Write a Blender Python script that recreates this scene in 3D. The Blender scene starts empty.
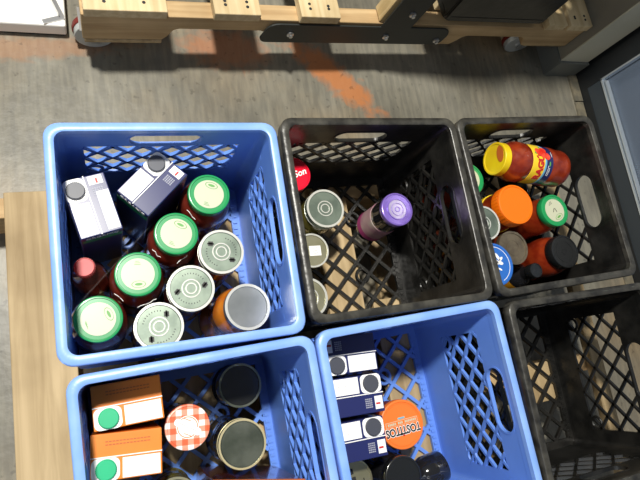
import bpy, bmesh, math, random
from mathutils import Vector, Matrix
random.seed(7)
PI=math.pi
SC=bpy.context.scene; COL=SC.collection

# ------------------------------------------------------------------ materials
def mat(name,col,rough=.5,metal=0,coat=0,noise=None,bump=0,bscale=60,spec=.5,trans=0,alpha=1):
    m=bpy.data.materials.new(name); m.use_nodes=True
    nt=m.node_tree; b=nt.nodes['Principled BSDF']
    b.inputs['Base Color'].default_value=(*col,1); b.inputs['Roughness'].default_value=rough
    b.inputs['Metallic'].default_value=metal; b.inputs['Coat Weight'].default_value=coat
    b.inputs['Coat Roughness'].default_value=.06
    b.inputs['Specular IOR Level'].default_value=spec
    b.inputs['Transmission Weight'].default_value=trans; b.inputs['Alpha'].default_value=alpha
    tc=nt.nodes.new('ShaderNodeTexCoord')
    if noise:
        c2,sc,det=noise
        n=nt.nodes.new('ShaderNodeTexNoise'); n.inputs['Scale'].default_value=sc; n.inputs['Detail'].default_value=det
        r=nt.nodes.new('ShaderNodeValToRGB'); r.color_ramp.elements[0].position=.38; r.color_ramp.elements[1].position=.62
        r.color_ramp.elements[0].color=(*col,1); r.color_ramp.elements[1].color=(*c2,1)
        nt.links.new(tc.outputs['Object'],n.inputs['Vector']); nt.links.new(n.outputs['Fac'],r.inputs['Fac'])
        nt.links.new(r.outputs['Color'],b.inputs['Base Color'])
    if bump:
        n=nt.nodes.new('ShaderNodeTexNoise'); n.inputs['Scale'].default_value=bscale; n.inputs['Detail'].default_value=3
        bp=nt.nodes.new('ShaderNodeBump'); bp.inputs['Strength'].default_value=bump; bp.inputs['Distance'].default_value=.002
        nt.links.new(tc.outputs['Object'],n.inputs['Vector']); nt.links.new(n.outputs['Fac'],bp.inputs['Height']); nt.links.new(bp.outputs['Normal'],b.inputs['Normal'])
    return m
M={}
M['blue']=mat('blue_plastic',(.125,.265,.74),.36,noise=((.14,.29,.78),14,3),bump=.12,bscale=45)
M['black']=mat('black_plastic',(.008,.008,.0075),.30,noise=((.020,.019,.017),26,4),bump=.3,bscale=70)
M['blue_rim']=mat('highlit_blue_rim',(.20,.37,.84),.34,noise=((.26,.44,.88),20,5),bump=.15,bscale=60)  # highlights along the rim tops put into a lighter base colour
M['black_rim']=mat('sheen_black_rim',(.020,.019,.017),.34,noise=((.060,.057,.048),40,5),bump=.4,bscale=80)  # grey sheen of the black rims put into the base colour
M['navy']=mat('navy_carton',(.018,.024,.115),.32,coat=.3)
M['navy_side']=mat('wrapped_carton_side',(.02,.022,.06),.25,coat=.6,noise=((.10,.10,.13),30,5),bump=.5,bscale=40)
M['orange_carton']=mat('orange_carton',(.80,.22,.02),.42,noise=((.86,.27,.03),9,2))
M['orange_dark']=mat('orange_print',(.50,.12,.02),.5)
M['white']=mat('white_print',(.90,.90,.89),.45)
M['cream']=mat('cream_print',(.54,.56,.41),.4)
M['greycap']=mat('grey_cap',(.06,.065,.085),.45)
M['greencap']=mat('green_cap',(.02,.48,.22),.4)
M['greyprint']=mat('grey_print',(.30,.31,.38),.5)
M['ink']=mat('dark_ink',(.02,.02,.02),.5)
M['paleink']=mat('pale_ink',(.55,.55,.55),.5)
M['redink']=mat('red_ink',(.55,.02,.02),.5)
M['greenink']=mat('green_ink',(.12,.35,.08),.5)
M['greenlid']=mat('green_lid',(.015,.30,.09),.3,coat=.3)
M['redlid']=mat('red_lid',(.80,.004,.03),.3,coat=.3)
M['redcap']=mat('red_cap',(.50,.012,.018),.45)
M['orangelid']=mat('orange_lid',(.90,.17,.003),.4)
M['tostlid']=mat('orange_printed_lid',(.86,.20,.035),.35)
M['yellowlid']=mat('yellow_lid',(.80,.60,.01),.35,noise=((.74,.50,.01),20,2))
M['purple']=mat('purple_lid',(.25,.16,.60),.25,metal=.35,coat=.4)
M['bluelid']=mat('blue_lid',(.025,.14,.52),.3,coat=.3)
M['blacklid']=mat('black_lid',(.012,.013,.014),.25,coat=.4)
M['silver']=mat('silver_lid',(.15,.19,.155),.38,metal=.6,noise=((.22,.27,.22),30,3),bump=.08,bscale=50)
M['silver_rim']=mat('silver_rim',(.78,.78,.72),.25,metal=.45)
M['brushed']=mat('brushed_silver_lid',(.34,.36,.36),.3,metal=.75,noise=((.48,.50,.50),16,5),bump=.1,bscale=30)
M['gold']=mat('gold_lid',(.46,.44,.28),.28,metal=.8,noise=((.56,.53,.36),25,3))
M['dull']=mat('dull_metal_lid',(.15,.12,.085),.38,metal=.6,noise=((.22,.18,.125),60,3),bump=.1)
M['darkmetal']=mat('dark_reflective_lid',(.13,.15,.115),.22,metal=.7,noise=((.24,.26,.21),22,4),bump=.15,bscale=35)
M['goldrim']=mat('gold_rim',(.74,.64,.38),.25,metal=.5)
M['sauce']=mat('red_sauce_in_glass',(.13,.012,.008),.3,coat=1,noise=((.20,.03,.015),45,5),bump=.15,bscale=90)
M['salsa']=mat('bright_sauce_in_glass',(.19,.015,.004),.3,coat=1,noise=((.29,.035,.008),55,5),bump=.2,bscale=90)
M['brownsauce']=mat('brown_sauce_in_glass',(.09,.018,.012),.25,coat=1,noise=((.14,.03,.015),40,4))
M['orangefood']=mat('orange_fruit_in_glass',(.75,.17,.01),.25,coat=1,noise=((.90,.30,.03),28,3))
M['olive']=mat('olive_brine_in_glass',(.12,.10,.02),.15,coat=1,noise=((.24,.21,.05),24,3))
M['darkglass']=mat('dark_glass',(.012,.012,.014),.10,coat=1)
M['mustard']=mat('mustard_in_glass',(.45,.20,.01),.3,coat=1)
M['pinklabel']=mat('pink_label',(.42,.20,.26),.5,noise=((.55,.48,.40),18,2))
M['magenta']=mat('magenta_print',(.40,.03,.18),.5)
M['yellow']=mat('yellow_label',(.88,.62,.03),.4)
M['cyan']=mat('light_blue_band',(.15,.42,.62),.4)
M['wood']=None
M['steel']=mat('zinc_steel',(.62,.62,.62),.3,metal=.9)
M['plate']=mat('black_steel_plate',(.022,.025,.023),.5,bump=.1)
M['rubber_red']=mat('red_tyre',(.20,.02,.012),.5)
M['wheelgrey']=mat('grey_wheel_hub',(.50,.52,.50),.35)
M['panelwhite']=mat('white_enamel',(.90,.91,.87),.35,noise=((.94,.94,.90),3,2))
M['postshade']=mat('post_shaded_side',(.25,.23,.185),.6,noise=((.29,.27,.21),5,3))  # shade on the left side of the post put into its colour
M['postlit']=mat('post_lit_front',(.62,.60,.47),.6,noise=((.68,.65,.52),5,3))  # same post, front face coloured lighter for the light falling on it
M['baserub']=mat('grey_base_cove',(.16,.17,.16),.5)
M['tan']=mat('tan_sealant',(.22,.19,.13),.7,noise=((.13,.12,.09),40,4))
M['frame']=mat('black_door_frame',(.014,.016,.018),.35)
M['slate']=mat('slate_rail',(.035,.045,.055),.3)
M['chrome']=mat('bright_trim',(.75,.82,.88),.25,metal=.7)
def glassmat():
    m=mat('door_glass',(.22,.28,.38),.04,spec=.6)
    b=m.node_tree.nodes['Principled BSDF']; b.inputs['Alpha'].default_value=.35
    return m
M['glass']=glassmat()
M['behind']=mat('blue_grey_shelf_back',(.10,.125,.18),.6,noise=((.14,.165,.22),2,2))
def woodmat(name,a,b_,axis,sc=1.0):
    m=bpy.data.materials.new(name); m.use_nodes=True; nt=m.node_tree; b=nt.nodes['Principled BSDF']
    tc=nt.nodes.new('ShaderNodeTexCoord'); mp=nt.nodes.new('ShaderNodeMapping')
    s=[34,34,34]; s[axis]=2.0; mp.inputs['Scale'].default_value=[x*sc for x in s]
    n=nt.nodes.new('ShaderNodeTexNoise'); n.inputs['Scale'].default_value=1.6; n.inputs['Detail'].default_value=6; n.inputs['Distortion'].default_value=.6
    r=nt.nodes.new('ShaderNodeValToRGB'); r.color_ramp.elements[0].position=.36; r.color_ramp.elements[1].position=.64
    r.color_ramp.elements[0].color=(*a,1); r.color_ramp.elements[1].color=(*b_,1)
    n2=nt.nodes.new('ShaderNodeTexNoise'); n2.inputs['Scale'].default_value=5; n2.inputs['Detail'].default_value=4
    r2=nt.nodes.new('ShaderNodeValToRGB'); r2.color_ramp.elements[0].position=.35; r2.color_ramp.elements[0].color=(.72,.70,.66,1); r2.color_ramp.elements[1].position=.6; r2.color_ramp.elements[1].color=(1,1,1,1)
    mx=nt.nodes.new('ShaderNodeMixRGB'); mx.blend_type='MULTIPLY'; mx.inputs[0].default_value=1
    L=nt.links
    L.new(tc.outputs['Object'],mp.inputs['Vector']); L.new(mp.outputs[0],n.inputs['Vector']); L.new(n.outputs['Fac'],r.inputs['Fac'])
    L.new(tc.outputs['Object'],n2.inputs['Vector']); L.new(n2.outputs['Fac'],r2.inputs['Fac'])
    L.new(r.outputs[0],mx.inputs[1]); L.new(r2.outputs[0],mx.inputs[2]); L.new(mx.outputs[0],b.inputs['Base Color'])
    b.inputs['Roughness'].default_value=.7
    return m
M['wood_y']=woodmat('pine_board_lengthwise',(.38,.27,.135),(.56,.42,.235),1)
M['wood_x']=woodmat('pine_stringer',(.50,.33,.16),(.66,.47,.25),0)
M['wood_z']=woodmat('pine_post',(.56,.40,.18),(.72,.55,.29),2)
M['wood_pale']=woodmat('pale_pine_board',(.66,.50,.27),(.82,.66,.40),1)
def floormat():
    m=bpy.data.materials.new('worn_concrete'); m.use_nodes=True; nt=m.node_tree; b=nt.nodes['Principled BSDF']; L=nt.links
    tc=nt.nodes.new('ShaderNodeTexCoord')
    def noise(sc,det=5,dist=0,vec=None):
        n=nt.nodes.new('ShaderNodeTexNoise'); n.inputs['Scale'].default_value=sc; n.inputs['Detail'].default_value=det; n.inputs['Distortion'].default_value=dist
        L.new(vec or tc.outputs['Object'],n.inputs['Vector']); return n
    def ramp(src,stops):
        r=nt.nodes.new('ShaderNodeValToRGB')
        while len(r.color_ramp.elements)<len(stops): r.color_ramp.elements.new(.5)
        for e,(p,c) in zip(r.color_ramp.elements,stops): e.position=p; e.color=(*c,1)
        L.new(src,r.inputs['Fac']); return r
    def mix(f,a,c,t='MIX'):
        x=nt.nodes.new('ShaderNodeMixRGB'); x.blend_type=t
        if isinstance(f,float): x.inputs[0].default_value=f
        else: L.new(f,x.inputs[0])
        for i,v in ((1,a),(2,c)):
            if isinstance(v,tuple): x.inputs[i].default_value=(*v,1)
            else: L.new(v,x.inputs[i])
        return x.outputs[0]
    base=ramp(noise(4.5,8,.4).outputs['Fac'],[(.30,(.145,.137,.112)),(.5,(.205,.195,.160)),(.70,(.275,.264,.222))]).outputs[0]
    # scratched streaks along y
    mp=nt.nodes.new('ShaderNodeMapping'); mp.inputs['Scale'].default_value=(60,9,1); L.new(tc.outputs['Object'],mp.inputs['Vector'])
    st=ramp(noise(1.4,5,0,mp.outputs[0]).outputs['Fac'],[(.40,(.80,.79,.77)),(.62,(1.18,1.15,1.08))]).outputs[0]
    c=mix(.7,base,st,'MULTIPLY')
    br=ramp(noise(2.2,4).outputs['Fac'],[(.50,(0,0,0)),(.68,(1,1,1))]).outputs[0]
    c=mix(br,c,mix(1.0,c,(1.05,.86,.66),'MULTIPLY'))
    # rust-orange paint residue: distance to short segments, broken up with noise
    def streak(c,p0,p1,w,col,amt):
        p0=Vector((*p0,0)); p1=Vector((*p1,0)); d=(p1-p0); ln=d.length; a=math.atan2(d.y,d.x)
        m_=nt.nodes.new('ShaderNodeMapping'); m_.vector_type='TEXTURE'
        m_.inputs['Location'].default_value=(p0+p1)/2; m_.inputs['Rotation'].default_value=(0,0,a); m_.inputs['Scale'].default_value=(ln/2,w,1000)
        L.new(tc.outputs['Object'],m_.inputs['Vector'])
        vl=nt.nodes.new('ShaderNodeVectorMath'); vl.operation='LENGTH'; L.new(m_.outputs[0],vl.inputs[0])
        nn=noise(34,8,.8)
        ad=nt.nodes.new('ShaderNodeMath'); ad.operation='MULTIPLY_ADD'; ad.inputs[1].default_value=1.3; L.new(nn.outputs['Fac'],ad.inputs[0]); L.new(vl.outputs['Value'],ad.inputs[2])
        r=ramp(ad.outputs[0],[(0,(amt,)*3),(.99,(amt,)*3)])
        # ramp input clamps at one, so shift the field down first
        sub=nt.nodes.new('ShaderNodeMath'); sub.operation='MULTIPLY_ADD'; sub.inputs[1].default_value=.5; sub.inputs[2].default_value=-.2
        L.new(ad.outputs[0],sub.inputs[0]); L.new(sub.outputs[0],r.inputs['Fac'])
        e=r.color_ramp.elements; e[0].position=.38; e[1].position=.66; e[1].color=(0,0,0,1)
        return mix(r.outputs[0],c,col)
    c=streak(c,(.36,.62),(.62,.38),.045,(.52,.19,.06),.85)
    c=streak(c,(.10,.57),(.34,.56),.06,(.52,.18,.06),.5)
    c=streak(c,(-.5,.52),(.0,.56),.035,(.40,.17,.06),.45)
    sp=ramp(noise(55,2).outputs['Fac'],[(.28,(.45,.45,.45)),(.36,(1,1,1))]).outputs[0]
    c=mix(.6,c,sp,'MULTIPLY')
    L.new(c,b.inputs['Base Color']); b.inputs['Roughness'].default_value=.42
    bp=nt.nodes.new('ShaderNodeBump'); bp.inputs['Strength'].default_value=.25; bp.inputs['Distance'].default_value=.004
    L.new(noise(38,6).outputs['Fac'],bp.inputs['Height']); L.new(bp.outputs[0],b.inputs['Normal'])
    return m
M['floor']=floormat()
def gingham():
    m=bpy.data.materials.new('red_gingham_print'); m.use_nodes=True; nt=m.node_tree; b=nt.nodes['Principled BSDF']; L=nt.links
    tc=nt.nodes.new('ShaderNodeTexCoord'); sx=nt.nodes.new('ShaderNodeSeparateXYZ'); L.new(tc.outputs['Object'],sx.inputs[0])
    def stripe(o):
        a=nt.nodes.new('ShaderNodeMath'); a.operation='MULTIPLY'; a.inputs[1].default_value=1/.017; L.new(o,a.inputs[0])
        f=nt.nodes.new('ShaderNodeMath'); f.operation='FRACT'; L.new(a.outputs[0],f.inputs[0])
        g=nt.nodes.new('ShaderNodeMath'); g.operation='GREATER_THAN'; g.inputs[1].default_value=.5; L.new(f.outputs[0],g.inputs[0]); return g.outputs[0]
    ad=nt.nodes.new('ShaderNodeMath'); ad.operation='ADD'; L.new(stripe(sx.outputs[0]),ad.inputs[0]); L.new(stripe(sx.outputs[1]),ad.inputs[1])
    h=nt.nodes.new('ShaderNodeMath'); h.operation='MULTIPLY'; h.inputs[1].default_value=.5; L.new(ad.outputs[0],h.inputs[0])
    r=nt.nodes.new('ShaderNodeValToRGB'); r.color_ramp.interpolation='CONSTANT'
    r.color_ramp.elements[0].position=0; r.color_ramp.elements[0].color=(.88,.84,.80,1)
    r.color_ramp.elements[1].position=.3; r.color_ramp.elements[1].color=(.80,.33,.22,1)
    e=r.color_ramp.elements.new(.8); e.color=(.70,.13,.05,1)
    L.new(h.outputs[0],r.inputs['Fac']); L.new(r.outputs[0],b.inputs['Base Color']); b.inputs['Roughness'].default_value=.35
    return m
M['gingham']=gingham()

# ------------------------------------------------------------------ mesh helpers
def box(bm,x0,x1,y0,y1,z0,z1,T=None):
    vs=[bm.verts.new(Vector(p) if T is None else T@Vector(p)) for p in
        ((x0,y0,z0),(x1,y0,z0),(x1,y1,z0),(x0,y1,z0),(x0,y0,z1),(x1,y0,z1),(x1,y1,z1),(x0,y1,z1))]
    for f in ((0,3,2,1),(4,5,6,7),(0,1,5,4),(1,2,6,5),(2,3,7,6),(3,0,4,7)): bm.faces.new([vs[i] for i in f])
def prism(bm,pts,z0,z1,T=None):
    f=(lambda p:p) if T is None else (lambda p:T@p)
    a=[bm.verts.new(f(Vector((x,y,z0)))) for x,y in pts]; b=[bm.verts.new(f(Vector((x,y,z1)))) for x,y in pts]
    n=len(pts); bm.faces.new(a[::-1]); bm.faces.new(b)
    for i in range(n): bm.faces.new((a[i],a[(i+1)%n],b[(i+1)%n],b[i]))
def lathe(bm,prof,seg=48,T=None,cap0=True,cap1=True):
    rings=[]
    for r,z in prof:
        ring=[]
        for i in range(seg):
            p=Vector((r*math.cos(2*PI*i/seg),r*math.sin(2*PI*i/seg),z)); ring.append(bm.verts.new(T@p if T else p))
        rings.append(ring)
    for a,b in zip(rings,rings[1:]):
        for i in range(seg): bm.faces.new((a[i],a[(i+1)%seg],b[(i+1)%seg],b[i]))
    if cap0: bm.faces.new(rings[0][::-1])
    if cap1: bm.faces.new(rings[-1])
def tube(bm,pts,r,seg=8,closed=False):
    n=len(pts); rings=[]
    for i,p in enumerate(pts):
        a=pts[(i-1)%n] if (closed or i>0) else p; b=pts[(i+1)%n] if (closed or i<n-1) else p
        d=(Vector(b)-Vector(a)).normalized(); u=d.orthogonal().normalized()
        ref=Vector((0,0,1)) if abs(d.z)<.9 else Vector((1,0,0)); u=d.cross(ref).normalized(); v=d.cross(u)
        rings.append([bm.verts.new(Vector(p)+r*(math.cos(2*PI*k/seg)*u+math.sin(2*PI*k/seg)*v)) for k in range(seg)])
    for i in range(n if closed else n-1):
        a=rings[i]; b=rings[(i+1)%n]
        for k in range(seg): bm.faces.new((a[k],a[(k+1)%seg],b[(k+1)%seg],b[k]))
def obj(name,bm,m,parent=None,smooth=None,bevel=0,loc=None,rot=None):
    bmesh.ops.recalc_face_normals(bm,faces=bm.faces)
    me=bpy.data.meshes.new(name); bm.to_mesh(me); bm.free()
    me.materials.append(M[m] if isinstance(m,str) else m)
    o=bpy.data.objects.new(name,me); COL.objects.link(o)
    if parent: o.parent=parent
    if loc: o.location=loc
    if rot: o.rotation_euler=rot
    if smooth:
        me.shade_smooth()
        me.set_sharp_from_angle(angle=math.radians(smooth))
    if bevel:
        b=o.modifiers.new('Bevel','BEVEL'); b.width=bevel; b.segments=2; b.limit_method='ANGLE'; b.angle_limit=math.radians(40)
    return o
def thing(name,label,cat,loc=(0,0,0),rz=0,group=None,rot=None):
    o=bpy.data.objects.new(name,None); COL.objects.link(o); o.empty_display_size=.02
    o.location=loc; o.rotation_euler=rot if rot else (0,0,rz); o['label']=label; o['category']=cat
    if group: o['group']=group
    return o
def struct(name,bm,m,**k):
    o=obj(name,bm,m,**k)
    if not o.parent: o['kind']='structure'
    return o
def textmesh(s,size,offset=0.0,extrude=.0002,shear=0):
    cu=bpy.data.curves.new('txt','FONT'); cu.body=s; cu.size=size; cu.align_x='CENTER'; cu.align_y='CENTER'; cu.offset=offset; cu.extrude=extrude; cu.shear=shear; cu.resolution_u=3
    ob=bpy.data.objects.new('txt',cu); COL.objects.link(ob)
    bpy.context.view_layer.update()
    me=bpy.data.meshes.new_from_object(ob.evaluated_get(bpy.context.evaluated_depsgraph_get()))
    bpy.data.objects.remove(ob); bpy.data.curves.remove(cu)
    return me
def text(name,s,size,m,parent,loc,rot=(0,0,0),offset=0,shear=0,extrude=.0002):
    me=textmesh(s,size,offset,extrude,shear); me.name=name
    me.materials.clear(); me.materials.append(M[m])
    o=bpy.data.objects.new(name,me); COL.objects.link(o); o.parent=parent; o.location=loc; o.rotation_euler=rot
    return o
def copy_tree(o,parent=None):
    c=o.copy(); COL.objects.link(c); c.parent=parent
    for ch in list(o.children): copy_tree(ch,c)
    return c

# ------------------------------------------------------------------ milk crate
W=.332; H=.283
def rrect(hw,hh,r,n=6):
    pts=[]
    for cx,cy,a0 in ((hw-r,hh-r,0),(-hw+r,hh-r,PI/2),(-hw+r,-hh+r,PI),(hw-r,-hh+r,1.5*PI)):
        for i in range(n+1):
            a=a0+PI/2*i/n; pts.append((cx+r*math.cos(a),cy+r*math.sin(a)))
    return pts
def ring_shell(bm,prof):
    """prof: list of (half width, corner radius, z), closed profile swept round the crate outline"""
    loops=[[bm.verts.new((x,y,z)) for x,y in rrect(h,h,r)] for h,r,z in prof]
    n=len(loops[0])
    for k in range(len(loops)):
        a=loops[k]; b=loops[(k+1)%len(loops)]
        for i in range(n): bm.faces.new((a[i],a[(i+1)%n],b[(i+1)%n],b[i]))
def clipseg(p,d,u0,u1,v0,v1):
    t0,t1=-9,9
    for q,dd,lo,hi in ((p[0],d[0],u0,u1),(p[1],d[1],v0,v1)):
        if abs(dd)<1e-9:
            if q<lo or q>hi: return None
            continue
        a=(lo-q)/dd; b=(hi-q)/dd
        if a>b: a,b=b,a
        t0=max(t0,a); t1=min(t1,b)
    return (t0,t1) if t1-t0>.003 else None
def lattice(bm,u0,u1,v0,v1,per,w,d0,d1,T,asp=1.0,phase=0):
    """diagonal bars clipped to the rectangle u,v; d0..d1 is depth"""
    for s in (1,-1):
        k=-40
        while k<40:
            p=(phase+k*per,v0 if s>0 else v0); k+=1
            dr=Vector((1,s*asp)).normalized()
            c=clipseg(p,dr,u0,u1,v0,v1)
            if not c: continue
            a=Vector(p)+dr*(c[0]-.001); b=Vector(p)+dr*(c[1]+.001); nrm=Vector((-dr.y,dr.x))*w/2
            pts=[a-nrm,b-nrm,b+nrm,a+nrm]
            vs=[bm.verts.new(T@Vector((q.x,q.y,d0))) for q in pts]+[bm.verts.new(T@Vector((q.x,q.y,d1))) for q in pts]
            for f in ((0,3,2,1),(4,5,6,7),(0,1,5,4),(1,2,6,5),(2,3,7,6),(3,0,4,7)): bm.faces.new([vs[i] for i in f])
def side_bm(vlow,vt=.226,zc=.2455,hr=.0155,hl=.053,per=.0445,ph=.01):
    """panel in local u (x), v (y = height), depth z (0 inner .. .005 outer), u in +-.150"""
    bm=bmesh.new(); hw=W/2-.013; T=Matrix.Identity(4); t=.0045
    lu=.118
    box(bm,-hw,hw,.004,vlow,0,t)
    box(bm,-hw,-lu,vlow,vt,0,t); box(bm,lu,hw,vlow,vt,0,t)
    # lattice band
    lattice(bm,-lu,lu,vlow,vt,per,.0052,-.0005,t+.0005,T,asp=.93,phase=ph)
    # strip with the stadium shaped hand hole
    N=40
    hole=[]
    for i in range(N):
        a=2*PI*i/N; c,s=math.cos(a),math.sin(a)
        hole.append(((hl-hr)*(1 if c>0 else -1)*(1 if abs(c)>1e-6 else 0)+hr*c, zc+hr*s))
    y0,y1=vt,.2755
    outer=[]
    for (x,y) in hole:
        dx,dy=x,y-zc
        k=min(hw/abs(dx) if abs(dx)>1e-6 else 1e9,((y1-zc)/dy if dy>1e-6 else ((y0-zc)/dy if dy<-1e-6 else 1e9)))
        outer.append((dx*k,zc+dy*k))
    ins=[]
    for z in (0,t):
        o_=[bm.verts.new((x,y,z)) for x,y in outer]; h_=[bm.verts.new((x,y,z)) for x,y in hole]; ins.append((o_,h_))
        for i in range(N):
            try: bm.faces.new((o_[i],o_[(i+1)%N],h_[(i+1)%N],h_[i]))
            except ValueError: pass
    # fill corners of the strip missed by the radial mapping
    for sx in (1,-1):
        for (yy0,yy1) in ((y0,y0+.003),(y1-.004,y1)): box(bm,min(sx*.06,sx*hw),max(sx*.06,sx*hw),yy0,yy1,.0002,t-.0002)
    # deep lip all round the hole
    lip=[]
    for (rr,z) in ((0,-.001),(0,t+.0015),(.003,t+.0015),(.003,-.001)):
        lip.append([bm.verts.new((x+rr*(x/abs(x) if abs(x)>1e-6 else 0)*abs(math.cos(2*PI*i/N)),y+rr*math.sin(2*PI*i/N),z)) for i,(x,y) in enumerate(hole)])
    for k in range(4):
        a,b=lip[k],lip[(k+1)%4]
        for i in range(N): bm.faces.new((a[i],a[(i+1)%N],b[(i+1)%N],b[i]))
    # round sockets at the lower corners of the lattice
    for sx in (1,-1):
        c=Vector((sx*(lu-.013),vlow+.013,t/2)); n=20
        tube(bm,[c+Vector((.0125*math.cos(2*PI*i/n),.0125*math.sin(2*PI*i/n),0)) for i in range(n)],.003,6,True)
    return bm
def make_crate(mkey,label,colour):
    t=thing('milk_crate',label,'crate')
    bm=bmesh.new(); o=W/2
    ring_shell(bm,[(o-.013,.014,H-.001),(o-.0115,.0150,H),(o-.002,.020,H),(o,.021,H-.002),(o,.021,H-.018),(o-.002,.020,H-.020),(o-.0075,.016,H-.020),(o-.0075,.016,H-.010),(o-.013,.014,H-.010)])
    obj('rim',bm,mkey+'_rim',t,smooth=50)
    # corner columns
    bm=bmesh.new()
    ring_shell(bm,[(o-.0125,.014,.262),(o-.0125,.014,.274),(o-.0075,.016,.274),(o-.0075,.016,.262)])
    ring_shell(bm,[(o-.0125,.014,.000),(o-.0125,.014,.014),(o-.0065,.018,.014),(o-.0065,.018,.000)])
    for sx in (1,-1):
        for sy in (1,-1):
            for i in range(6):
                a0=PI/2*i/6; a1=PI/2*(i+1)/6; c=o-.0265
                pts=[(sx*(c+.0145*math.cos(a0)),sy*(c+.0145*math.sin(a0))),(sx*(c+.0145*math.cos(a1)),sy*(c+.0145*math.sin(a1))),(sx*(c+.019*math.cos(a1)),sy*(c+.019*math.sin(a1))),(sx*(c+.019*math.cos(a0)),sy*(c+.019*math.sin(a0)))]
                prism(bm,pts,.003,.272)
    obj('corner_frame',bm,mkey,t,smooth=40)
    for k in range(4):
        bm=side_bm(.110,.206,.2300,.0190,.050,.048) if (mkey=='black' and k in (0,2)) else (side_bm(.072,.202,.2280,.0210,.055,.050) if mkey=='black' else (side_bm(.118,.225,.2465,.0195,.054) if k in (0,2) else side_bm(.102,.216,.2400,.0215,.054)))
        # u -> x, v -> z, depth -> outward
        R=Matrix.Rotation(k*PI/2,4,'Z')@Matrix.Translation((0,o-.012,0))@Matrix(((-1,0,0,0),(0,0,1,0),(0,1,0,0),(0,0,0,1)))
        bmesh.ops.transform(bm,matrix=R,verts=bm.verts)
        obj('side_panel',bm,mkey,t)
    bm=bmesh.new(); q=o-.028; I=Matrix.Identity(4)
    lattice(bm,-q,q,-q,q,.052,.0068,.003,.010,I)
    for a,b in ((-1,-1),):
        box(bm,-o+.012,o-.012,q,o-.012,.003,.010); box(bm,-o+.012,o-.012,-o+.012,-q,.003,.010)
        box(bm,q,o-.012,-q,q,.003,.010); box(bm,-o+.012,-q,-q,q,.003,.010)
    # feet and socket rings
    n=16
    for sx in (1,-1):
        for sy in (1,-1):
            tube(bm,[Vector((sx*.062+.014*math.cos(2*PI*i/n),sy*.062+.014*math.sin(2*PI*i/n),.0065)) for i in range(n)],.0035,6,True)
    n=int((2*q)/.012)
    for s in (1,-1):
        for i in range(n): box(bm,s*(q+.006)-.004,s*(q+.006)+.004,-q+i*.012,-q+i*.012+.005,.010,.013)
    obj('base_grid',bm,mkey,t)
    return t
GZ=.140
blue=make_crate('blue','blue milk crate holding four green-lidded jars, at the far left','b')
blue.location=(0,0,GZ)
black=make_crate('black','black milk crate in the middle of the far row, holding a purple-lidded jar','k')
black.location=(.3398,.0088,GZ); black.rotation_euler.z=.0013
for src,x,y,a,z,lab in (
    (black,.6779,.0126,.0223,GZ,'black milk crate packed with red sauce jars, beside the glass door'),
    (blue,.0113,-.3395,.0248,GZ,'blue milk crate holding two orange cartons and a gingham-lidded jar'),
    (blue,.3481,-.3283,.0291,GZ,'blue milk crate holding three navy cartons and an orange TOSTITOS lid'),
    (black,.6927,-.3308,-.0017,GZ,'empty black milk crate at the near right of the pallet'),
    (black,.862,.706,.0444,.206,'black crate standing on the raised wooden pallet beside its post'),
    (black,.866,.710,.0444,.206+H,'unseen black crate added on top of the raised pallet crate to cast shadow')):  # upper crate is out of view, added to cast the wide floor shadow
    c=copy_tree(src); c.location=(x,y,z); c.rotation_euler.z=a; c['label']=lab
for o in COL.objects:
    if o.name.startswith('milk_crate'): o['group']='plastic milk crates'

# ------------------------------------------------------------------ setting
bm=bmesh.new(); box(bm,-2.2,1.335,-2.0,3.0,-.05,0); struct('floor',bm,'floor')
# white panel at the upper left
cab=thing('low_platform','smooth white low platform on the concrete behind the raised pallet','platform',(-.7,.572,0))
bm=bmesh.new(); box(bm,-.75,.560,0,1.5,.010,.045); obj('top_panel',bm,'panelwhite',cab,bevel=.004)
bm=bmesh.new(); box(bm,-.75,.556,.006,1.4,0,.010); obj('gap_shadow_strip',bm,'frame',cab)  # black strip painting in the shadow gap beneath the panel
br=thing('metal_bracket','small bent zinc bracket lying on the white platform against the raised pallet','bracket',(-.150,.600,.045),math.radians(20))
bm=bmesh.new(); box(bm,-.006,.006,-.008,.075,0,.0015); box(bm,-.006,-.0045,-.008,.075,.0015,.020); obj('angle_strip',bm,'steel',br,bevel=.0004)
bm=bmesh.new(); box(bm,-.040,.004,-.015,-.004,0,.003); obj('tab',bm,'steel',br,bevel=.0005)
# wall right of the doorway : post, its shaded side and lit front put into the colours
bm=bmesh.new(); box(bm,1.215,1.320,.539,2.2,0,2.6); post=struct('wall_far',bm,'postshade')
bm=bmesh.new(); box(bm,1.215,1.320,.535,.539,0,2.6); struct('wall_far_lit_face',bm,'postlit')  # thin skin over the post front that carries its lit colour
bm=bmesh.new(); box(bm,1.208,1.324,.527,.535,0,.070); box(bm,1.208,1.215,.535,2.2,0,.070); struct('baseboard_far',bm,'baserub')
bm=bmesh.new(); box(bm,1.320,1.336,.545,.62,0,2.6); struct('trim_1',bm,'tan')
bm=bmesh.new()
for i in range(14):
    y=-.9+i*.103; box(bm,1.300+random.uniform(0,.006),1.334,y,y+.10,0,.004+random.uniform(0,.003))
struct('trim_2',bm,'tan')
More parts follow.
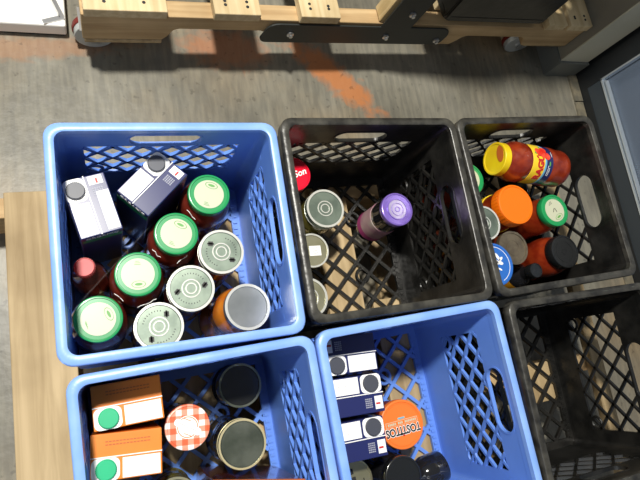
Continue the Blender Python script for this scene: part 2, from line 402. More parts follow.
# glass door: black frame, slate rail, bright trim, glass
bm=bmesh.new(); box(bm,1.336,1.40,-2.0,.545,0,.030); box(bm,1.336,1.40,.470,.545,.030,2.2); door=struct('door_1',bm,'frame')
bm=bmesh.new(); box(bm,1.338,1.375,-2.0,.470,.030,.083); struct('bottom_rail',bm,'slate',parent=door)
bm=bmesh.new(); box(bm,1.334,1.350,-2.0,.470,.083,.088); box(bm,1.334,1.350,.466,.471,.083,2.2); box(bm,1.336,1.350,-2.0,.46,.0935,.0965); struct('bright_trim',bm,'chrome',parent=door)
bm=bmesh.new(); box(bm,1.352,1.356,-2.0,.466,.088,2.2); struct('door_glass',bm,'glass',parent=door)
bm=bmesh.new(); box(bm,1.42,1.44,-2.0,.60,0,2.2); struct('wall_right',bm,'behind')

# ------------------------------------------------------------------ pallet under the crates
pal=thing('wooden_pallet','weathered pine pallet carrying the six milk crates','pallet',(0,0,0))
px=[(-.259,-.158),(-.150,-.06),(-.03,.07),(.10,.19),(.235,.305),(.318,.398),(.418,.50),(.55,.64),(.765,.840),(.962,1.0)]
for i,(a,b) in enumerate(px):
    y1={5:.168,6:-.105,8:-.300}.get(i,.168); y0={8:-.385,3:-.19}.get(i,-.80)
    bm=bmesh.new(); box(bm,a,b,y0,y1+random.uniform(-.002,.003),.121,.140)
    obj('deck_board',bm,'wood_y',pal,bevel=.002)
for y0,y1 in ((.125,.163),(-.34,-.302),(-.795,-.757)):
    bm=bmesh.new(); box(bm,-.33 if y0>0 else -.255,.995,y0,y1,.019,.121); obj('stringer',bm,'wood_x',pal,bevel=.002)
for a,b in ((-.259,-.15),(.1,.2),(.50,.60)):
    bm=bmesh.new(); box(bm,a,b,-.80,.166,0,.019); obj('bottom_board',bm,'wood_y',pal,bevel=.002)

# ------------------------------------------------------------------ raised pallet at the far side
sl=.0444; rz=math.atan(sl)
rp=thing('raised_pallet','pale pine pallet on casters with a black bolted plate, near the far wall','pallet',(-.108,.507,0),rz)
Lp=1.318
# front stringer with two notches
def stringer(y0,y1):
    bm=bmesh.new()
    pts=[(0,.100),(.158,.100),(.168,.112),(.180,.136),(.192,.141),(.370,.141),(.383,.136),(.396,.112),(.406,.100),(.905,.100),(.915,.112),(.928,.134),(.940,.139),(1.118,.139),(1.132,.134),(1.144,.112),(1.152,.100),(Lp,.100),(Lp,.182),(0,.182)]
    T=Matrix(((1,0,0,0),(0,0,-1,y1),(0,1,0,0),(0,0,0,1)))
    prism(bm,pts,0,y1-y0,T); return bm
obj('stringer',stringer(0,.038),'wood_x',rp,bevel=.002)
obj('stringer',stringer(.50,.538),'wood_x',rp,bevel=.002)
obj('stringer',stringer(1.0,1.038),'wood_x',rp,bevel=.002)
bm=bmesh.new(); box(bm,.003,.158,-.002,1.04,.090,.100); obj('bottom_board',bm,'wood_y',rp,bevel=.002)
bm=bmesh.new(); box(bm,Lp-.15,Lp-.003,0.004,1.04,.090,.100); obj('bottom_board',bm,'wood_y',rp,bevel=.002)
for a,b in ((.005,.162),(.257,.357),(.449,.544),(1.16,1.225),(1.238,1.316)):
    bm=bmesh.new(); box(bm,a,b,-.006,1.04,.182,.206); d=obj('deck_board',bm,'wood_pale',rp,bevel=.002)
for a,b in ((.005,.162),(.257,.357),(.449,.544),(1.238,1.316)):
    for f in (.25,.72):
        for yy in (.014,.024):
            bm=bmesh.new(); lathe(bm,[(.0035,0),(.0035,.0006)],10,Matrix.Translation((a+(b-a)*f,yy+random.uniform(-.003,.003),.206))); obj('nail_head',bm,'ink',rp)
for a,b in ((.82,.915),(.985,1.08)):
    bm=bmesh.new(); box(bm,a,b,.042,1.04,.182,.206); obj('deck_board',bm,'wood_pale',rp,bevel=.002)
# upright
T=Matrix.Rotation(math.radians(4),4,'Y')
bm=bmesh.new(); box(bm,-.048,.048,0,.040,0,.60,Matrix.Translation((.700,.002,.182))@T); obj('post',bm,'wood_z',rp,bevel=.002)
# inverted T plate
bm=bmesh.new()
def arc(cx,cz,r,a0,a1,n=6): return [(cx+r*math.cos(a0+(a1-a0)*i/n),cz+r*math.sin(a0+(a1-a0)*i/n)) for i in range(n+1)]
x0,x1,z0,z1=.372,.868,.108,.176
pts=arc(x0+.022,z0+.018,.018,PI*1.5,PI,5)
pts=arc(x1-.02,z0+.018,.018,-PI/2,0,5)+arc(x1-.03,z1-.03,.03,0,PI/2,5)+[(.743,z1),(.785,.74),(.702,.74),(.660,z1)]+arc(x0+.035,z1-.03,.03,PI/2,PI,5)+arc(x0+.018,z0+.018,.018,PI,1.5*PI,5)
T=Matrix(((1,0,0,0),(0,0,-1,-.003),(0,1,0,0),(0,0,0,1)))
prism(bm,pts,0,.004,T); pl=obj('connector_plate',bm,'plate',rp,bevel=.001)
for x,z in ((.440,.142),(.690,.140),(.845,.128),(.718,.228)):
    bm=bmesh.new(); T=Matrix.Translation((x,-.007,z))@Matrix.Rotation(PI/2,4,'X')
    lathe(bm,[(.0085,0),(.0085,.003),(.006,.005)],14,T); lathe(bm,[(.0045,.005),(.0045,.009)],6,T)
    obj('bolt',bm,'steel',pl,smooth=40)
# casters
for (x,y,r) in ((.026,.052,.0445),(1.205,.050,.0445)):
    c=bpy.data.objects.new('caster',None); COL.objects.link(c); c.parent=rp; c.location=(x,y,0)
    Rm=Matrix.Translation((0,.016,r))@Matrix.Rotation(PI/2,4,'X')
    bm=bmesh.new(); lathe(bm,[(r*.92,-.001),(r*.97,-.001),(r,.003),(r,.010),(r*.97,.012),(r*.92,.012)],40,Rm); obj('tyre',bm,'rubber_red',c,smooth=40)
    bm=bmesh.new(); lathe(bm,[(r*.93,.000),(r*.93,.024),(r*.90,.026),(r*.3,.026),(r*.26,.032),(.004,.033)],40,Rm); obj('hub',bm,'wheelgrey',c,smooth=30)
    bm=bmesh.new(); box(bm,-.03,.03,-.026,.03,.0885,.0898); box(bm,-.011,.011,-.0225,-.0195,r-.008,.0885); box(bm,-.011,.011,.0205,.0235,r-.008,.0885); obj('fork',bm,'steel',c)

# ------------------------------------------------------------------ containers
def jar_prof(h,R,neck,lidh):
    zt=h-lidh*.6
    return [(R*.80,0),(R*.95,.003),(R,.010),(R,h*.16),(R*.965,h*.18),(R*.965,h*.60),(R,h*.63),(R,h*.70),(R*.96,h*.77),((R+neck)/2,h*.84),(neck,h*.885),(neck,zt)]
def lid_mesh(mkey,r,h,parent,z,rings=(),lip=True,name='lid',knurl=0):
    bm=bmesh.new(); prof=[(r*.97,0),(r,.0015),(r,h-.002),(r*.985,h-.0006),(r*.95,h),(r*.90,h),(r*.875,h-.0014)]
    for a,dz in rings: prof+= [(r*a,h-.0014+dz)]
    prof+=[(r*.03,prof[-1][1])]
    lathe(bm,prof,56)
    return obj(name,bm,mkey,parent,smooth=35,loc=(0,0,z))
def disc(name,r,z,m,parent,sx=1,sy=1,x=0,y=0,rot=0,th=.0004,seg=40):
    bm=bmesh.new(); prism(bm,[(x+ (sx*r*math.cos(a)*math.cos(rot)-sy*r*math.sin(a)*math.sin(rot)),y+(sx*r*math.cos(a)*math.sin(rot)+sy*r*math.sin(a)*math.cos(rot))) for a in [2*PI*i/seg for i in range(seg)]],z,z+th)
    return obj(name,bm,m,parent)
def rect(bm,cx,cy,w,h,z,th=.0004,rot=0):
    c,s=math.cos(rot),math.sin(rot)
    prism(bm,[(cx+a*c-b*s,cy+a*s+b*c) for a,b in ((-w/2,-h/2),(w/2,-h/2),(w/2,h/2),(-w/2,h/2))],z,z+th)
def ringmesh(bm,r0,r1,z,th=.0004,sx=1,sy=1,x=0,y=0,rot=0,seg=40,a0=0,a1=2*PI):
    full=abs(a1-a0-2*PI)<1e-6; n=seg if full else seg+1
    def P(r,a,zz):
        u,v=sx*r*math.cos(a),sy*r*math.sin(a); return (x+u*math.cos(rot)-v*math.sin(rot),y+u*math.sin(rot)+v*math.cos(rot),zz)
    A=[a0+(a1-a0)*i/seg for i in range(n)]
    L=[[bm.verts.new(P(r,a,zz)) for a in A] for r,zz in ((r0,z),(r1,z),(r1,z+th),(r0,z+th))]
    for k in range(4):
        p,q=L[k],L[(k+1)%4]
        for i in range(n if full else n-1): bm.faces.new((p[i],p[(i+1)%n],q[(i+1)%n],q[i]))
    if not full:
        bm.faces.new([L[k][0] for k in range(4)]); bm.faces.new([L[k][-1] for k in range(4)])
F0=GZ+.0102
def jar(label,x,y,ztop,R,lidr,body,lid,lidh=.015,neck=None,rings=(),rot=0,tilt=None,cat='jar',group='food jars in the crates',name='food_jar',z0=F0,prof=None):
    h=ztop-z0
    t=thing(name,label,cat,(x,y,z0),rot,group)
    if tilt:
        t.rotation_euler=tilt
    nk=neck or lidr*.93
    bm=bmesh.new(); lathe(bm,prof or jar_prof(h,R,nk,lidh),56); obj('glass_body',bm,body,t,smooth=35)
    l=lid_mesh(lid,lidr,lidh,t,h-lidh,rings)
    return t,l,h
# green lid jars with cream printed tops
GR=((.80,0),(.79,.0004))
def green_top(l,r,lidh,ang,vee=False):
    d=disc('top_print',r*.71,lidh-.0012,'cream',l)
    bm=bmesh.new(); c=(math.cos(ang)*r*.46,math.sin(ang)*r*.46)
    ringmesh(bm,.90,1.0,lidh-.0007,.0003,sx=.0105,sy=.0055,x=c[0],y=c[1],rot=ang+PI/2)
    ringmesh(bm,.0,.55,lidh-.0007,.0002,sx=.0105,sy=.0038,x=c[0],y=c[1],rot=ang+PI/2)
    obj('oval_emblem',bm,'greenink',l)
    bm=bmesh.new(); 
    for i in range(3): rect(bm,-c[0]*1.1,-c[1]*1.1+(i-1)*.0025,.010-.002*i,.0007,lidh-.0007,.0002,ang+PI/2)
    if vee:
        rect(bm,-.003,0,.009,.0012,lidh-.0007,.0003,1.15); rect(bm,.0025,.0005,.009,.0012,lidh-.0007,.0003,-1.15)
    obj('fine_print',bm,'greenink' if not vee else 'ink',l)
zt=.322
for (x,y,ang,lab) in ((-.1165,-.098,.35,'nearest the red-capped bottle'),(-.0555,-.037,-1.6,'second along the diagonal row from the red-capped bottle'),(.008,.0225,1.05,'third along the diagonal row from the red-capped bottle'),(.0675,.0855,1.2,'at the far end of the diagonal row, beside a navy carton')):
    t,l,h=jar('cream-topped green-lidded jar, '+lab,x,y,zt,.0425,.0345,'sauce','greenlid',.017)
    green_top(l,.0345,.017,ang)
# clear wrinkled shrink film over the shoulders of the four jars
def filmmat():
    m=mat('clear_film',(.85,.83,.82),.10,spec=.8); nt=m.node_tree; b=nt.nodes['Principled BSDF']; b.inputs['Alpha'].default_value=.10
    tc=nt.nodes.new('ShaderNodeTexCoord'); n=nt.nodes.new('ShaderNodeTexNoise'); n.inputs['Scale'].default_value=38; n.inputs['Distortion'].default_value=1.5; n.inputs['Detail'].default_value=2
    bp=nt.nodes.new('ShaderNodeBump'); bp.inputs['Strength'].default_value=.9; bp.inputs['Distance'].default_value=.004
    nt.links.new(tc.outputs['Object'],n.inputs['Vector']); nt.links.new(n.outputs['Fac'],bp.inputs['Height']); nt.links.new(bp.outputs[0],b.inputs['Normal'])
    return m
M['film']=filmmat()
bm=bmesh.new(); a0=Vector((-.1165,-.098)); a1=Vector((.0675,.0855)); dd=(a1-a0).normalized(); ang0=math.atan2(dd.y,dd.x)
def capsule(R,n=14): return [(a0.x+R*math.cos(ang0+PI/2+PI*i/n),a0.y+R*math.sin(ang0+PI/2+PI*i/n)) for i in range(n+1)]+[(a1.x+R*math.cos(ang0-PI/2+PI*i/n),a1.y+R*math.sin(ang0-PI/2+PI*i/n)) for i in range(n+1)]
loops=[[bm.verts.new((x,y,z+random.uniform(-.002,.002))) for x,y in capsule(R)] for R,z in ((.0440,.17),(.0445,.24),(.0440,.268),(.0410,.288),(.0370,.302))]
for A,B in zip(loops,loops[1:]):
    n=len(A)
    for i in range(n): bm.faces.new((A[i],A[(i+1)%n],B[(i+1)%n],B[i]))
fo=obj('shrink_film',bm,'film',smooth=80); fo['label']='clear wrinkled plastic film wrapped around the row of four green-lidded jars'; fo['category']='plastic film'
# thin white threads painting in glints of the film between neighbouring lids
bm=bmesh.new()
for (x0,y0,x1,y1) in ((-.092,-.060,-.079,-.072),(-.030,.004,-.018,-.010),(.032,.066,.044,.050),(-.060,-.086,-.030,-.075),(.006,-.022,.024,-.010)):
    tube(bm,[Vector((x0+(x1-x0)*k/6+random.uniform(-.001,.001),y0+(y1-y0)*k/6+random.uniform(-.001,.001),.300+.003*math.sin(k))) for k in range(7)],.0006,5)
obj('film_glint',bm,'white',fo)
# silver lids with dark diamond marks
def silver_top(l,r,lidh,ang,marks=True):
    bm=bmesh.new(); ringmesh(bm,r*.90,r*1.01,lidh-.001,.0015); ringmesh(bm,r*.99,r*1.015,lidh*.0,.0015)
    obj('rolled_rim',bm,'silver_rim',l,smooth=40)
    bm=bmesh.new(); z=lidh-.0013
    for rr in (.36,.20): ringmesh(bm,r*rr,r*(rr+.05),z,.0010)
    obj('embossed_rings',bm,'silver_rim',l,smooth=40)
    if marks:
        for s in (0,PI):
            bm=bmesh.new(); rect(bm,r*.60*math.cos(ang+s),r*.60*math.sin(ang+s),.0076,.0076,z,.0005,ang+.6)
            rect(bm,r*.60*math.cos(ang+s),r*.60*math.sin(ang+s),.0108,.0028,z,.0005,ang+.6)
            obj('diamond_mark',bm,'ink',l)
        bm=bmesh.new()
        for a in (ang+.45,ang+PI+.45):
            for k in range(9): 
                aa=a+k*.18; rect(bm,r*.66*math.cos(aa),r*.66*math.sin(aa),.0022,.0012,z,.0003,aa)
        obj('fine_print',bm,'ink',l)
for (x,y,ang,lab) in ((-.0325,-.1205,.95,'at the near end of its row of three'),(.0212,-.0678,.15,'in the middle of its row of three'),(.0757,-.0135,-.75,'at the far end of its row of three')):
    t,l,h=jar('ringed silver-lidded jar with dark diamond marks, '+lab,x,y,.322,.0370,.0362,'brownsauce','silver',.013,neck=.035)
    silver_top(l,.0362,.013,ang)
t,l,h=jar('jar of orange fruit with a plain brushed silver lid in the blue crate corner',.089,-.1095,.340,.0410,.0360,'orangefood','brushed',.015,neck=.034,tilt=(0,.07,0))
bm=bmesh.new(); ringmesh(bm,.0325,.0368,.0142,.0014); obj('rolled_rim',bm,'silver_rim',l,smooth=40)
# red capped bottle
t,l,h=jar('small bottle of dark sauce with a red screw cap at the blue crate side',-.1215,-.020,.290,.0270,.0150,'brownsauce','redcap',.016,tilt=(-.06,-.07,0),cat='bottle',name='sauce_bottle',
  prof=[(.020,0),(.0255,.003),(.027,.010),(.027,.085),(.022,.102),(.014,.116),(.0125,.122),(.0125,.128)])
bm=bmesh.new()
for i in range(28):
    a=2*PI*i/28; rect(bm,.0150*math.cos(a),.0150*math.sin(a),.0016,.0012,.002,.011,a)
obj('cap_ridges',bm,'redcap',l)

# cartons ------------------------------------------------------------
def carton(label,x,y,rz,top,kind='navy',side=False,z0=F0,group='drink cartons in the crates',tilt=None):
    h=top-z0; t=thing('drink_carton',label,'carton',(x,y,z0),rz,group)
    if tilt: t.rotation_euler=(tilt[0],tilt[1],rz)
    body={'navy':'navy','orange':'orange_carton'}[kind]
    a,b=.0470,.0308
    bm=bmesh.new(); box(bm,-a,a,-b,b,0,h); obj('body',bm,body,t,bevel=.0015)
    z=h+.0001
    # label panel
    bm=bmesh.new(); rect(bm,.0195,-.0160,.0500,.0262,z); lb=obj('top_label',bm,'white',t)
    bm=bmesh.new()
    for i in range(3):
        for k in range(4): 
            if random.random()<.8: rect(bm,.018+k*.0055+random.uniform(-.001,.001),-.022+i*.005,.0035,.0009,z+.0004,.0002,.1)
    obj('fine_print',bm,'paleink',lb)
    bm=bmesh.new(); prism(bm,[(-.0275+u,-.0160+v) for u,v in rrect(.0185,.0148,.008)],z,z+.0004); obj('cap_surround',bm,'white',t)
    bm=bmesh.new(); R=.0132
    lathe(bm,[(R*1.04,0),(R*1.04,.001),(R,.0012),(R,.0045),(R*.94,.0052),(.001,.0052)],36,Matrix.Translation((-.0268,-.0160,z))); cp=obj('cap',bm,'greycap' if kind=='navy' else 'greencap',t,smooth=35)
    bm=bmesh.new()
    for i in range(30):
        q=2*PI*i/30; rect(bm,-.0268+R*math.cos(q),-.0160+R*math.sin(q),.0012,.0012,z+.0014,.0028,q)
    obj('cap_ridges',bm,'greycap' if kind=='navy' else 'greencap',cp)
    # raised fold seam
    bm=bmesh.new(); box(bm,-a,a,-.0006,.0008,z-.0005,z+.0014); obj('fold_seam',bm,'white',t)
    if kind=='navy':
        bm=bmesh.new(); rect(bm,-.0375,.0155,.0140,.0205,z); bl=obj('barcode_label',bm,'white',t)
        bm=bmesh.new(); rect(bm,-.036,.017,.0080,.0030,z+.0004,.0003); obj('red_mark',bm,'redink',bl)
        bm=bmesh.new()
        for i in range(5):
            for k in range(4): rect(bm,-.0245+k*.0032,.0085+i*.0032,.0026,.0020,z,.0003)
        obj('code_print',bm,'greyprint',t)
    else:
        bm=bmesh.new()
        for i in range(2):
            for k in range(13): rect(bm,-.026+k*.0046,.020-i*.0042,.0036,.0016,z,.0003)
        obj('stamped_print',bm,'orange_dark',t)
    if side:
        # printed end face: darker wrapped panel with lettering
        R90=Matrix(((0,0,1,a+.0002),(1,0,0,0),(0,1,0,0),(0,0,0,1)))
        bm=bmesh.new(); prism(bm,[(-.029,h-.026),(.029,h-.026),(.029,h-.014),(-.029,h-.014)],0,.0003,R90); obj('green_band',bm,'greenlid',t)
        me=text('lettering','ORGANIC',.0105,'white',t,(a+.0004,0,h-.0075),(PI/2,0,PI/2))
    return t
carton('navy drink carton with a white strip flap beside its grey cap, above the red-capped bottle',-.112,.070,math.radians(-77),.342,'navy',True)
# extra pale flap panel on that carton
c1=[o for o in COL.objects if o.name.startswith('drink_carton')][-1]
bm=bmesh.new(); hh=.342-F0; rect(bm,.012,.0200,.062,.0180,hh+.0001); obj('flap_label',bm,'white',c1)
carton('navy drink carton turned diagonally under the far hand hole of the blue crate',-.0215,.102,math.radians(-135.5),.342,'navy',True)
carton('orange drink carton with green cap, farther of the two',-.0865,-.2225,math.radians(1),.338,'orange')
carton('orange drink carton with green cap, nearer of the two and slightly turned',-.0935,-.2915,math.radians(-4.5),.336,'orange')
carton('navy drink carton with cap on its left, farthest of the row of three',.2625,-.2075,math.radians(-2),.337,'navy')
carton('navy drink carton with cap on its right, middle of the row of three',.2615,-.2745,math.radians(178),.337,'navy')
carton('navy drink carton with cap on its right, nearest of the row of three',.2530,-.3425,math.radians(178.5),.337,'navy')

# crate B jars -------------------------------------------------------
t,l,h=jar('silver-lidded jar of olives with deep ringed top in the black crate',.2865,.0605,.281,.0375,.0365,'olive','silver',.015,neck=.034)
silver_top(l,.0365,.015,0,False)
t,l,h=jar('gold-lidded jar with a white price sticker on its top',.2605,-.0095,.246,.0325,.0325,'olive','gold',.013,neck=.030)
bm=bmesh.new(); ringmesh(bm,.0295,.0328,.0122,.0014); obj('rolled_rim',bm,'silver_rim',l,smooth=40)
bm=bmesh.new(); rect(bm,.006,-.001,.0230,.0190,.0122,.0005,-.03); st=obj('price_sticker',bm,'white',l)
bm=bmesh.new()
for i in range(3): rect(bm,.006,-.006+i*.005,.012-.003*(i%2),.0012,.0128,.0002,.2)
obj('fine_print',bm,'paleink',st)
t,l,h=jar('gold-lidded jar half hidden under the near rim of the black crate',.2385,-.0970,.246,.0370,.0370,'olive','gold',.013,neck=.034)
bm=bmesh.new(); ringmesh(bm,.0330,.0374,.0122,.0014); ringmesh(bm,.018,.020,.0118,.001); obj('rolled_rim',bm,'silver_rim',l,smooth=40)
t,l,h=jar('jar with a bright red lid and white lettering against the black crate side',.2285,.1235,.300,.0315,.0325,'brownsauce','redlid',.014,neck=.029)
text('lettering','Son',.0170,'white',l,(.0115,.001,.0140),(0,0,.32),offset=.0004,shear=.25)
t,l,h=jar('small jar of dark jelly with a shiny purple ringed lid and pink label',.4330,.0480,.288,.0325,.0335,'darkglass','purple',.013,neck=.031)
bm=bmesh.new(); ringmesh(bm,.0195,.0215,.0118,.0015); ringmesh(bm,.0120,.0128,.0118,.0012); ringmesh(bm,.004,.0055,.0118,.0012); obj('embossed_rings',bm,'purple',l,smooth=40)
M['lilac']=mat('worn_lilac_metal',(.50,.44,.68),.25,metal=.5)
disc('worn_centre',.0190,.0117,'lilac',l)
bm=bmesh.new(); lathe(bm,[(.0320,.016),(.0330,.017),(.0330,.082),(.0320,.083)],56,cap0=False,cap1=False); lb=obj('paper_label',bm,'pinklabel',t,smooth=40)
bm=bmesh.new(); lathe(bm,[(.0333,.018),(.0333,.034)],56,cap0=False,cap1=False); obj('magenta_band',bm,'magenta',lb,smooth=40)

# crate C ------------------------------------------------------------
t,l,h=jar('green-lidded jar tucked against the inner side of the crate of sauces',.5845,.0895,.328,.0355,.0335,'salsa','greenlid',.016,neck=.031)
green_top(l,.0335,.016,2.6)
t,l,h=jar('jar with a large smooth orange lid in the middle of the crate of sauces',.6560,.0230,.358,.0390,.0405,'salsa','orangelid',.026,neck=.036)
bm=bmesh.new(); lathe(bm,[(.0385,.10),(.0398,.101),(.0398,.148),(.0385,.149)],56,cap0=False,cap1=False); lb=obj('yellow_label',bm,'yellow',t,smooth=40)
bm=bmesh.new()
for i in range(36):
    a=2*PI*i/36; rect(bm,.0403*math.cos(a),.0403*math.sin(a),.001,.002,.003,.019,a)
obj('lid_ridges',bm,'orangelid',l)
t,l,h=jar('sauce jar with green rim and cream printed top beside the black-lidded jar',.7775,.0120,.330,.0385,.0345,'salsa','greenlid',.016,neck=.032)
green_top(l,.0345,.016,-1.1,True)
t,l,h=jar('pale silver-lidded jar by the left side of the crate of sauces',.5790,-.0080,.350,.0335,.0335,'brownsauce','silver',.012,neck=.031)
silver_top(l,.0335,.012,0,False)
t,l,h=jar('jar with a dull brownish metal lid next to the blue lid',.6530,-.0570,.325,.0335,.0340,'sauce','dull',.012,neck=.031)
bm=bmesh.new(); ringmesh(bm,.0300,.0343,.0112,.0014); ringmesh(bm,.0145,.0155,.0106,.0008); obj('rolled_rim',bm,'dull',l,smooth=40)
t,l,h=jar('jar with a bright blue lid printed in white, in the crate of sauces',.5760,-.0900,.355,.0390,.0415,'mustard','bluelid',.015,neck=.037)
bm=bmesh.new(); z=.0138
ringmesh(bm,.0335,.0345,z,.0004,a0=-1.2,a1=1.6)
for (x,y,w,hh,r) in ((.010,.014,.006,.017,.5),(.002,.014,.006,.014,-.5),(.013,.002,.007,.014,1.2),(.005,.004,.008,.012,.2),(.002,-.012,.010,.004,1.0),(.010,-.010,.009,.0035,-.6),(.016,.009,.005,.012,-.9)):
    c,s=math.cos(r),math.sin(r); prism(bm,[(x+w/2*math.cos(a)*c-hh/2*math.sin(a)*s,y+w/2*math.cos(a)*s+hh/2*math.sin(a)*c) for a in [2*PI*i/14 for i in range(14)]],z,z+.0004)
obj('white_emblem',bm,'white',l)
t,l,h=jar('wide jar of red sauce with a glossy black lid near the light coloured hand hole',.7765,-.0765,.330,.0425,.0345,'salsa','blacklid',.022,neck=.032)
bm=bmesh.new(); ringmesh(bm,.0205,.0225,.0202,.001); ringmesh(bm,.004,.006,.0202,.001); obj('embossed_rings',bm,'blacklid',l,smooth=40)
t,l,h=jar('slim dark bottle with a small black cap beside the black-lidded jar',.6960,-.1070,.325,.0260,.0150,'darkglass','blacklid',.018,cat='bottle',name='sauce_bottle',
  prof=[(.020,0),(.0245,.003),(.026,.010),(.026,.120),(.022,.132),(.014,.142),(.0135,.150),(.0135,.163)])
bm=bmesh.new(); lathe(bm,[(.0262,.02),(.0266,.021),(.0266,.116),(.0262,.117)],48,cap0=False,cap1=False); obj('paper_label',bm,'mustard',t,smooth=40)

# Ragu jar lying across the top --------------------------------------
p0=Vector((.626,.1175,.362)); p1=Vector((.800,.0950,.346)); ax=(p1-p0); Lr=ax.length
zax=ax.normalized(); up=Vector((0,0,1)); xax=(up-up.dot(zax)*zax).normalized(); yax=zax.cross(xax)
rm=Matrix((xax,yax,zax)).transposed()
rg=thing('food_jar','jar of red sauce lying on its side with a yellow lid and RAGÚ label','jar',tuple(p0),0,'food jars in the crates',rot=rm.to_euler())
bm=bmesh.new()
lathe(bm,[(.029,.010),(.029,.016),(.0335,.026),(.0390,.036),(.0405,.046),(.0405,.060),(.0385,.064),(.0385,.118),(.0400,.122),(.0400,.132),(.0375,.150),(.0385,.156),(.0385,.163),(.036,.169),(.028,.171)],64); obj('glass_body',bm,'salsa',rg,smooth=35)
bm=bmesh.new(); lathe(bm,[(.001,.0012),(.027,.0012),(.0285,0),(.0315,0),(.0325,.001),(.0328,.0145),(.0315,.016)],56); yl=obj('lid',bm,'yellowlid',rg,smooth=35)
bm=bmesh.new(); prism(bm,[(.016+.009*math.cos(a)*1.0,-.004+.017*math.sin(a)) for a in [2*PI*i/20 for i in range(20)]],.0006,.0011); obj('sauce_smear',bm,'orange_dark',yl)
RL=.0392
def band(z0,z1,m,name,rr=RL):
    bm=bmesh.new(); lathe(bm,[(rr-.0006,z0),(rr,z0+.0005),(rr,z1-.0005),(rr-.0006,z1)],64,cap0=False,cap1=False); return obj(name,bm,m,rg,smooth=40)
yb=band(.0645,.096,'yellow','yellow_label_band'); cb=band(.0952,.1005,'cyan','light_blue_band',RL+.0002); nb=band(.100,.1175,'navy','navy_label_band')
def wrap(me,z_c,ang_c,rr,up_sign=-1):
    """bend a flat mesh (x reading direction, y up) round the jar; up points to the lid"""
    bm=bmesh.new(); bm.from_mesh(me)
    xs=[v.co.x for v in bm.verts]; lo,hi=min(xs),max(xs); n=int((hi-lo)/.0025)+1
    for i in range(1,n):
        g=bm.verts[:]+bm.edges[:]+bm.faces[:]
        bmesh.ops.bisect_plane(bm,geom=g,plane_co=(lo+(hi-lo)*i/n,0,0),plane_no=(1,0,0))
    for v in bm.verts:
        a=ang_c-v.co.x/rr; r=rr+v.co.z
        v.co=Vector((r*math.cos(a),r*math.sin(a),z_c-v.co.y))
    return bm
# outward direction seen from the camera is local +x (up) swung a little toward the camera side
A0=PI*.5*.42
A0s=A0
def wtext(s,size,m,parent,zc,ac,name,off=0,extr=.0003,rr=None):
    me=textmesh(s,size,off,extr); bm=wrap(me,zc,ac,(rr or RL)+.0004)
    bpy.data.meshes.remove(me); return obj(name,bm,m,parent)
SGN=1
wtext('RAGÚ',.0200,'redink',yb,.0855,.55,'brand_lettering',off=.0011)
# tomatoes and leaves printed at the label
def blob(name,m,parent,zc,ac,rz_,ra,rr):
    bm=bmesh.new(); n=24; c=bm.verts.new((rr*math.cos(ac),rr*math.sin(ac),zc)); ring=[]
    for i in range(n):
        q=2*PI*i/n; a=ac+ra*math.cos(q)/rr; ring.append(bm.verts.new((rr*math.cos(a),rr*math.sin(a),zc+rz_*math.sin(q))))
    for i in range(n): bm.faces.new((c,ring[i],ring[(i+1)%n]))
    return obj(name,bm,m,parent)
M['tomato']=mat('tomato_print',(.70,.02,.01),.4,noise=((.85,.10,.05),60,2))
for zc,da,r in ((.080,-.50,.0085),(.094,-.62,.008),(.101,-.28,.0078),(.090,-.30,.0055)):
    blob('tomato_print','tomato',yb,zc,.42+da-.22,r,r,RL+.0007+random.uniform(0,.0002))
blob('leaf_print','greenink',yb,.074,.42-.62,.005,.003,RL+.0006); blob('leaf_print','greenink',yb,.090,.42-.98,.003,.006,RL+.0006)
blob('leaf_print','greenink',nb,.108,.30,.002,.005,RL+.0006)
bm=bmesh.new()
for zc,a0,n in ((.1040,.40,7),(.1075,.50,6),(.1125,-.35,4)):
    for k in range(n):
        a=a0+k*.075; q=[(a,zc),(a+.05,zc),(a+.05,zc+.0018),(a,zc+.0018)]
        bm.faces.new([bm.verts.new(((RL+.0006)*math.cos(u),(RL+.0006)*math.sin(u),w)) for u,w in q])
obj('fine_print',bm,'white',nb)

# crate D ------------------------------------------------------------
t,l,h=jar('jam jar with a red and white gingham lid beside the orange cartons',-.0055,-.2735,.310,.0320,.0332,'brownsauce','gingham',.014,neck=.029,rot=math.radians(-5))
l.rotation_euler.z=0
bm=bmesh.new(); prism(bm,[(.0165*math.cos(a),.0165*math.sin(a)) for a in [2*PI*i/32 for i in range(32)]],.0133,.0137); bg=obj('round_badge',bm,'white',l)
bm=bmesh.new(); ringmesh(bm,.0140,.0152,.0137,.0003); 
for i in range(4): rect(bm,0,-.011+i*.0072,.012,.0010,.0137,.0003,-.45)
obj('badge_ring',bm,'tostlid',bg)
bm=bmesh.new(); prism(bm,[(u*math.cos(-.5)-v*math.sin(-.5),u*math.sin(-.5)+v*math.cos(-.5)) for u,v in rrect(.0215,.0055,.005)],.0140,.0144); bn=obj('banner',bm,'white',bg)
bm=bmesh.new()
for i in range(11): rect(bm,(-.015+i*.003)*math.cos(-.5),(-.015+i*.003)*math.sin(-.5),.0021,.0022,.0144,.0002,-.5)
obj('fine_print',bm,'paleink',bn)
t,l,h=jar('jar with a dark shiny lid and gold rim beside the gingham-lidded jar',.0745,-.3150,.300,.0375,.0370,'darkglass','darkmetal',.014,neck=.034)
bm=bmesh.new(); ringmesh(bm,.0345,.0374,.0132,.0014); ringmesh(bm,.0368,.0378,.0,.0012); obj('rolled_rim',bm,'goldrim',l,smooth=40)
t,l,h=jar('dark jar with black lid in the shadowed far corner beyond the gold-rimmed lid',.0960,-.2290,.235,.0370,.0365,'darkglass','blacklid',.013,neck=.034)
bm=bmesh.new(); ringmesh(bm,.0330,.0366,.0122,.0012); obj('rolled_rim',bm,'darkmetal',l,smooth=40)
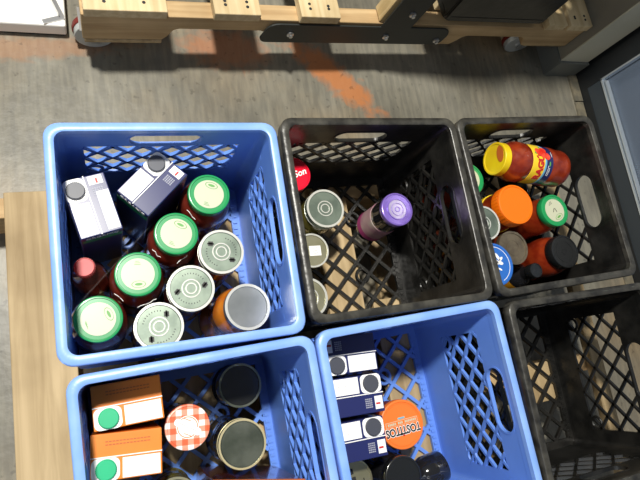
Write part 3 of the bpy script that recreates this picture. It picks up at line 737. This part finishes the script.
t,l,h=jar('jar with a dark green lid at the bottom edge, nearer than the gingham-lidded jar',-.030,-.3790,.270,.0350,.0340,'olive','darkmetal',.013,neck=.031)
bm=bmesh.new(); ringmesh(bm,.0310,.0346,.0122,.0012); obj('rolled_rim',bm,'gold',l,smooth=40)
bm=bmesh.new()
tc=thing('food_box','flat orange topped food box at the bottom edge beyond the gold-rimmed jar','box',(.082,-.412,F0),math.radians(-12))
box(bm,-.072,.068,-.040,.045,0,.170); obj('body',bm,'brownsauce',tc,bevel=.002)
bm=bmesh.new(); box(bm,-.073,.069,-.041,.046,.170,.176); obj('box_lid',bm,'orange_dark',tc,bevel=.001)

# crate E ------------------------------------------------------------
t,l,h=jar('jar with an orange TOSTITOS lid beside the navy cartons',.3650,-.3430,.275,.0400,.0425,'salsa','tostlid',.014,neck=.038)
z=.0130
bm=bmesh.new(); ringmesh(bm,.0350,.0362,.0128,.0008,a0=.3,a1=2.4); ringmesh(bm,.0350,.0362,.0128,.0008,a0=3.5,a1=5.6); obj('embossed_arc',bm,'tostlid',l,smooth=40)
rz_=math.radians(182)
text('lettering_outline','TOSTITOS',.0152,'white',l,(.0005,-.0095,z),(0,0,rz_),offset=.0012).scale.y=1.25
text('lettering','TOSTITOS',.0152,'ink',l,(.0005,-.0095,z+.0004),(0,0,rz_),offset=.0004).scale.y=1.25
bm=bmesh.new(); rect(bm,0,.0035,.064,.0085,z-.0003,.0003,.035); bb=obj('banner',bm,M['cream'],l)
bm=bmesh.new(); rect(bm,0,.0035,.062,.0070,z,.0003,.035); obj('banner_fill',bm,'tostlid',bb)
bm=bmesh.new()
for i in range(17): 
    if i not in (5,9): rect(bm,-.027+i*.0034,.0035+(-.027+i*.0034)*.035,.0024,.0040,z+.0003,.0002,.035)
rect(bm,0,.0108,.014,.0032,z,.0003,.035)
obj('fine_print',bm,'cream',bb)
bm=bmesh.new(); rect(bm,0,.0108,.012,.0022,z+.0003,.0002,.035); obj('green_tab',bm,'cyan',bb)
disc('red_dot',.0016,z+.0004,'redink',l,x=.0000,y=-.0185)
t,l,h=jar('jar with a smooth black lid just nearer than the TOSTITOS jar',.3370,-.4220,.300,.0350,.0340,'darkglass','blacklid',.016,neck=.031)
t,l,h=jar('dark jar with olive gold top and black patches, nearer than the navy cartons',.2590,-.4150,.270,.0350,.0350,'darkglass','gold',.013,neck=.032)
bm=bmesh.new()
for x,y,w,hh in ((-.010,-.006,.030,.022),(.014,-.012,.010,.0016),(.019,-.006,.0016,.014),(-.012,.014,.026,.009)): rect(bm,x,y,w,hh,.0122,.0004,.1)
obj('dark_patches',bm,'ink',l)
# dark bottle lying across the near end
bt=thing('sauce_bottle','dark glass bottle lying on its side at the near edge of the blue crate','bottle',(.452,-.4350,.236),0,'food jars in the crates',rot=(0,-PI/2,math.radians(8)))
bm=bmesh.new(); lathe(bm,[(.020,0),(.027,.003),(.029,.010),(.029,.040),(.023,.056),(.013,.066),(.012,.074)],48); obj('glass_body',bm,'darkglass',bt,smooth=35)
bm=bmesh.new(); lathe(bm,[(.0135,.066),(.0135,.079),(.012,.080)],32); obj('cap',bm,'blacklid',bt,smooth=35)

# ------------------------------------------------------------------ light, camera
def area(name,loc,target,size,power,col):
    l=bpy.data.lights.new(name,'AREA'); l.shape='DISK'; l.size=size; l.energy=power; l.color=col
    o=bpy.data.objects.new(name,l); COL.objects.link(o); o.location=loc
    d=Vector(target)-Vector(loc); o.rotation_euler=d.to_track_quat('-Z','Y').to_euler(); return o
area('ceiling_lamp',(-.42,.66,2.75),(.2,0,.3),.20,104,(1,.965,.88))
area('soft_fill',(-1.5,-1.0,2.2),(.0,.3,.2),1.6,11,(.90,.95,1))  # added fill without a source in the room, lifts faces toward the camera
w=bpy.data.worlds.new('world'); SC.world=w; w.use_nodes=True
w.node_tree.nodes['Background'].inputs[0].default_value=(.80,.88,1,1); w.node_tree.nodes['Background'].inputs[1].default_value=.125
SC.view_settings.view_transform='Standard'; SC.view_settings.look='None'; SC.view_settings.exposure=0
cam=bpy.data.cameras.new('camera'); co=bpy.data.objects.new('camera',cam); COL.objects.link(co)
co.location=(-.0998,-.2026,1.1906); co.rotation_mode='XYZ'; co.rotation_euler=(.26614443,-.34308044,-.17177971)
cam.sensor_fit='HORIZONTAL'; cam.sensor_width=36; cam.lens=549.55/640*36; cam.clip_start=.01
SC.camera=co
